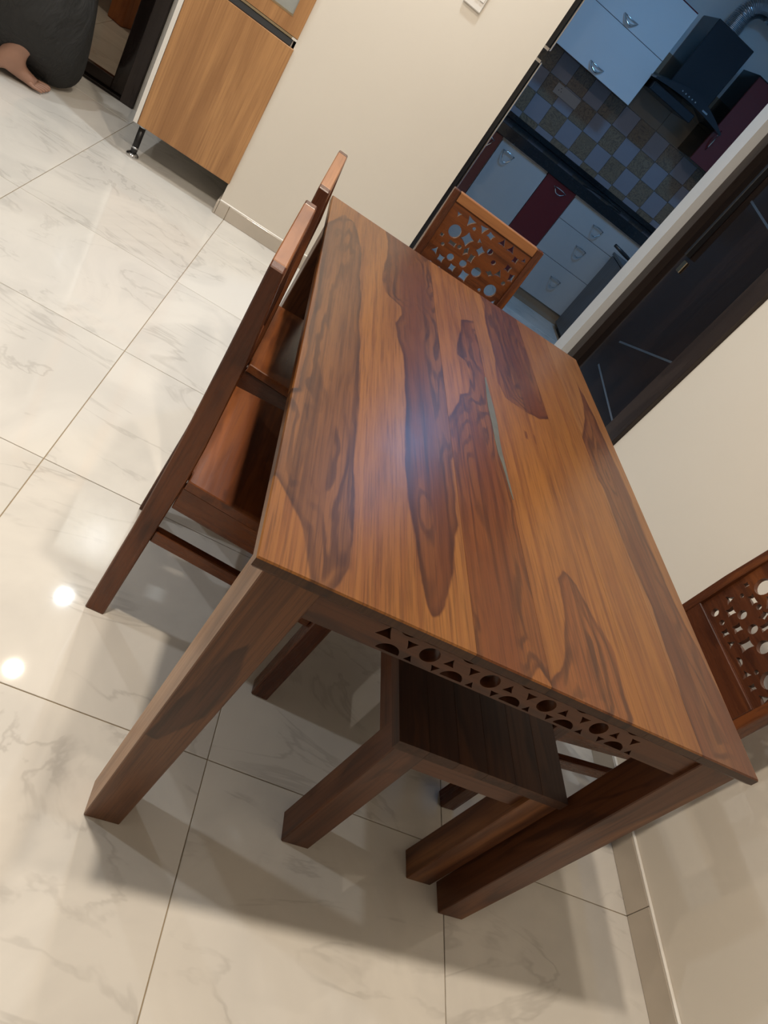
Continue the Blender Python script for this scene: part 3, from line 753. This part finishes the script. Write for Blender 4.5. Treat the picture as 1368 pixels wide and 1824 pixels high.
# low grey cabinet with a pan
lc = thing('low_cabinet', 'low grey wood-grain cabinet standing before the white kitchen drawers', 'cabinet', (2.42, 2.85, 0))
part('body', 'grey_lam', lc, (0, .52, 0, 1.07, .04, .67), bev=.001)
for k in range(2): part('door', 'grey_lam', lc, (-.018, -.0005, .01+.53*k, .525+.53*k, .045, .665), bev=.001)
part('top_panel', 'grey_lam', lc, (-.02, .52, 0, 1.075, .6705, .69), bev=.001)
part('plinth', 'black', lc, (.03, .50, .02, 1.05, 0, .04))
pan = thing('frying_pan', 'black frying pan on the low grey kitchen cabinet', 'pan', (2.60, 3.62, .6905), R(183))
bm = bmesh.new(); lathe(bm, [(.085, 0), (.105, .045), (.108, .047), (.102, .044), (.083, .004), (.001, .004)], 28); obj('bowl', bm, 'black', pan, True)
bm = bmesh.new(); tube(bm, [(.100, 0, .042), (.18, 0, .052), (.26, 0, .062), (.36, 0, .074)], [.008, .011, .014, .012], 8); obj('handle', bm, 'black', pan, True)
cb = bmesh.new(); tube(cb, [(1.90, 3.96, .9035), (2.02, 4.10, .9035), (2.16, 4.22, .9035), (2.28, 4.24, .9035), (2.33, 4.16, .9035), (2.28, 4.03, .9035), (2.15, 3.98, .9035)], .003, 6)
tag(obj('cable', cb, 'black', None, True), 'thin dark cable lying in a loop on the kitchen worktop', 'cable')
# wall cabinets
def kwall(label, x0, x1, fronts, m, hand, body):
    t = thing('kitchen_wall_cabinet', label, 'cabinet', (x0, 4.2, 0), group='kitchen wall cabinets'); w = x1-x0
    part('body', body, t, (0, w, .019, .325, fronts[0][0]+.002, fronts[-1][1]+.008))
    for k, (z0, z1) in enumerate(fronts):
        f = part('door', m, t, (.001, w-.001, 0, .018, z0+.0015, z1-.0015), bev=.001); hand(f, k, w, z0)
    return t
kwall('white kitchen wall cabinet with two lift-up doors beside the cooker hood', 1.192, 1.876, [(1.43, 1.741), (1.741, 2.045)], 'laminate', lambda f, k, w, z: crescent(f, w/2, 0, z+.055), 'maroon')
kwall('white kitchen wall cabinet in the corner above the refrigerator side', .50, 1.190, [(1.43, 1.741), (1.741, 2.045)], 'laminate', lambda f, k, w, z: crescent(f, w/2, 0, z+.055), 'maroon')
kwall('maroon kitchen wall cabinet right of the black cooker hood', 2.482, 3.05, [(1.438, 2.04)], 'maroon', lambda f, k, w, z: None, 'dark_wood_z')
mc = [o for o in bpy.data.objects if o.get('label', '').startswith('maroon kitchen wall')][0]
bm = bmesh.new(); tube(bm, [(.045, -.002, .10+1.438), (.04, -.02, .13+1.438), (.036, -.028, .17+1.438), (.04, -.02, .21+1.438), (.045, -.002, .24+1.438)], .005, 6); obj('handle', bm, 'chrome', [c for c in mc.children if c.name.startswith('door')][0], True)
# cooker hood
hd = thing('cooker_hood', 'black chimney cooker hood with curved glass canopy over the worktop', 'cooker hood', (2.17, KY, 1.58))
part('chimney', 'hood', hd, (-.165, .165, -.33, -.001, .10, .53), bev=.004)
part('filter_box', 'hood', hd, (-.27, .10, -.42, -.001, 0, .055), bev=.004)
bm = bmesh.new(); n = 14
arc = [(-.30+.62*i/n, .075+.075*math.sin(math.pi*i/n)) for i in range(n+1)]
prism(bm, arc+[(x, z-.012-.05*math.sin(math.pi*i/n)) for i, (x, z) in reversed(list(enumerate(arc)))], -.46, -.335, 'xz', bev=0)
obj('canopy', bm, 'hood', hd)
bm = bmesh.new(); prism(bm, arc+[(x, z-.010) for x, z in arc[::-1]], -.334, -.002, 'xz'); obj('glass_wing', bm, 'hood', hd)
for k in range(5): part('button', 'steel', hd, (-.10+.03*k, -.092+.03*k, -.463, -.4605, .105, .113))
part('display', 'steel', hd, (.10, .145, -.463, -.4605, .098, .108))
# flexible duct
bm = bmesh.new(); path = []
for i in range(150):
    t = i/149
    if t < .25: p = Vector((2.17, 4.37, 2.112+.10*t/.25))
    else:
        a = (t-.25)/.75
        if a < .6: q = a/.6*math.pi/2; p = Vector((2.17+.13*(1-math.cos(q)), 4.37, 2.212+.13*math.sin(q)))
        else: p = Vector((2.30+.55*(a-.6)/.4, 4.37, 2.342))
    path.append(p)
tube(bm, path, [.060+(.006 if i % 3 == 0 else 0) for i in range(150)], 18)
tag(obj('flexible_duct', bm, 'steel', None, False), 'ribbed silver exhaust duct bending out of the cooker hood', 'duct')
# refrigerator just inside the doorway
fr = thing('refrigerator', 'dark refrigerator with chrome door edges just inside the kitchen doorway', 'refrigerator', (.142, 2.14, 0))
part('body', 'hood', fr, (0, .64, 0, .62, .02, 1.75), bev=.004)
for z0, z1 in ((.03, 1.302), (1.342, 1.748)):
    f = part('door', 'hood', fr, (.642, .700, 0, .62, z0, z1), bev=.004)
    part('door_edge', 'chrome', f, (.7005, .709, -.002, .012, z0+.005, z1-.005), bev=.002)
    part('edge_cap', 'chrome', f, (.648, .699, -.003, -.0005, (z1-.012) if z0 < .5 else z0, z1 if z0 < .5 else z0+.012), bev=.0005)
part('foot', 'black', fr, (.05, .60, .05, .57, 0, .02))

# ------------------------------------------------------------------ person crouching at the glass door
pr = thing('person', 'person in long black clothes crouching barefoot by the glass door', 'person', (-1.137, 2.112, 0), R(32))
def skin_body():
    V, E, Rr = [], [], []
    def v(p, r, parent=None):
        V.append(p); Rr.append(r if isinstance(r, tuple) else (r, r))
        if parent is not None: E.append((parent, len(V)-1))
        return len(V)-1
    pel = v((-.10, 0, .26), .12)
    sp = v((-.06, 0, .42), .11, pel); chs = v((.02, 0, .60), .12, sp); nb = v((.07, 0, .72), .055, chs); nk = v((.09, 0, .78), .048, nb)
    h1 = v((.11, 0, .86), (.072, .085), nk); h2 = v((.12, 0, .94), (.078, .095), h1); h3 = v((.11, 0, 1.0), (.05, .06), h2)
    v((.215, 0, .89), .012, h1)
    for s in (-1, 1):
        hp = v((-.04, s*.10, .27), .085, pel); kn = v((.23, s*.13, .45), .058, hp); cf = v((.15, s*.125, .27), .052, kn); an = v((.035, s*.12, .085), .034, cf)
        he = v((-.012, s*.12, .032), (.028, .030), an)
        md = v((.082, s*.122, .044), (.034, .034), an); bl = v((.128, s*.125, .026), (.036, .022), md)
        for k in range(5):
            yy = s*.125-s*(.036-.0185*k); ln = (.070, .068, .060, .050, .040)[k]; rr = (.0125, .0085, .0082, .0080, .0078)[k]
            t1 = v((.166-.006*k, yy, .019), rr, bl); t2 = v((.140+ln-.004*k, yy, .017), rr, t1); v((.158+ln-.004*k, yy, .011), rr*.8, t2)
        sh = v((.04, s*.155, .665), .055, chs); el = v((.02, s*.20, .47), .038, sh); wr = v((.20, s*.13, .54), .025, el); pm = v((.255, s*.115, .545), (.034, .016), wr)
        for k in range(4):
            yy = s*.115+(.027-.018*k); f1 = v((.30, yy, .54), .0085, pm); f2 = v((.33+.005*(k in (1, 2)), yy, .53), .008, f1); v((.352+.008*(k in (1, 2)), yy, .515), .007, f2)
        t1 = v((.255, s*.115-s*.035, .555), .010, wr); v((.29, s*.115-s*.045, .55), .008, t1)
    me = bpy.data.meshes.new('body'); me.from_pydata(V, E, [])
    o = bpy.data.objects.new('body', me); COL.objects.link(o)
    md_ = o.modifiers.new('skin', 'SKIN'); md_.use_smooth_shade = True
    if not me.skin_vertices: me.attributes
    if len(me.skin_vertices) == 0:
        bmx_ = bmesh.new(); bmx_.from_mesh(me); bmx_.verts.layers.skin.verify(); bmx_.to_mesh(me); bmx_.free()
    for i, sv in enumerate(me.skin_vertices[0].data):
        sv.radius = Rr[i]; sv.use_root = (i == 0)
    sb = o.modifiers.new('sub', 'SUBSURF'); sb.levels = 2; sb.render_levels = 2
    dg = bpy.context.evaluated_depsgraph_get(); dg.update()
    m2 = bpy.data.meshes.new_from_object(o.evaluated_get(dg)); bpy.data.objects.remove(o); m2.materials.clear()
    zmin = min(q.co.z for q in m2.vertices)
    for q in m2.vertices: q.co.z = max(.0005, q.co.z)
    return m2
obj('body', skin_body(), 'skin', pr, True)
# clothing
bm = bmesh.new(); seg = 64
prof = [  # z, centre x, half length, half width
    (.015, .16, .15, .05), (.04, .15, .19, .07), (.07, .13, .225, .09), (.11, .11, .245, .13), (.17, .085, .26, .19), (.25, .07, .265, .225), (.34, .065, .265, .24), (.42, .065, .26, .24), (.48, .06, .24, .235),
    (.53, .05, .20, .225), (.60, .03, .155, .21), (.67, .035, .13, .20), (.72, .06, .09, .13), (.745, .075, .065, .075)]
rings = []
for j, (z, cx, a, b) in enumerate(prof):
    ring = []
    for i in range(seg):
        t = 2*math.pi*i/seg
        k = 1+.030*math.sin(5*t+2.1*z*6)*min(1, (.75-z)*2)+.018*math.sin(11*t-9*z)
        ring.append(bm.verts.new((cx+a*k*math.cos(t), b*k*math.sin(t), z+.012*math.sin(3*t+1))))
    rings.append(ring)
for a, b in zip(rings, rings[1:]):
    for i in range(seg): bm.faces.new((a[i], a[(i+1) % seg], b[(i+1) % seg], b[i]))
bm.faces.new(rings[0][::-1]); bm.faces.new(rings[-1])
for s in (-1, 1):
    tube(bm, [(.03, s*.15, .67), (.03, s*.19, .58), (.02, s*.205, .47), (.10, s*.17, .50), (.19, s*.135, .54)], [.075, .068, .058, .048, .042], 14)
for v_ in bm.verts: v_.co.z = max(.004, v_.co.z)
bmesh.ops.recalc_face_normals(bm, faces=bm.faces[:])
o = obj('dress', bm, 'dress', pr, True); o.modifiers.new('sub', 'SUBSURF').render_levels = 1; o['label'] = 'long loose black garment'
bm = bmesh.new(); bmesh.ops.create_uvsphere(bm, u_segments=24, v_segments=16, radius=1)
for v_ in bm.verts:
    x, y, z = v_.co; v_.co = (.092+.100*x if x < 0 else .092+.070*x, .091*y, .935+.098*z)
    if x > .2 and z < .25: v_.co.x = .10; v_.co.y *= .8
obj('hair', bm, 'hair', pr, True)
bm = bmesh.new(); bmesh.ops.create_uvsphere(bm, u_segments=16, v_segments=12, radius=.05, matrix=Matrix.Translation((-.02, 0, .93))); obj('hair_bun', bm, 'hair', pr, True)
for s in (-1, 1):
    bm = bmesh.new(); bmesh.ops.create_uvsphere(bm, u_segments=12, v_segments=8, radius=.011, matrix=Matrix.Translation((.190, s*.030, .912))); obj('eye', bm, 'switch', pr, True)

# ------------------------------------------------------------------ ceiling lamps
def area(name, loc, col, watts, size, parent):
    ld = bpy.data.lights.new(name, 'AREA'); ld.shape = 'DISK'; ld.size = size; ld.energy = watts; ld.color = col
    lo = bpy.data.objects.new(name, ld); COL.objects.link(lo); lo.location = loc; lo.parent = parent; return lo
for x, y, col, w, lab in DOWNLIGHTS:
    t = thing('ceiling_downlight', lab, 'ceiling light', (x, y, CEIL), group='ceiling downlights')
    bm = bmesh.new(); lathe(bm, [(.049, -.004), (.066, -.006), (.068, .011), (.049, .011)], 32); obj('trim_ring', bm, 'ceiling', t, True)
    bm = bmesh.new(); lathe(bm, [(.0485, -.001), (.0485, .010)], 28); obj('diffuser', bm, 'lamp_warm' if col is WARM else 'lamp_cool' if col is COOL else 'lamp_neutral', t)
    area('lamp', (0, 0, -.008), col, w, .075, t)
x, y, col, w = KITCHEN_LIGHT
t = thing('kitchen_ceiling_light', 'flat round cool ceiling light in the kitchen', 'ceiling light', (x, y, CEIL))
bm = bmesh.new(); lathe(bm, [(.15, -.028), (.16, -.02), (.16, .011)], 32); obj('housing', bm, 'ceiling', t, True)
bm = bmesh.new(); lathe(bm, [(.145, -.032), (.149, -.029)], 32); obj('diffuser', bm, 'lamp_kitchen', t)
area('lamp', (0, 0, -.04), col, w, .28, t)
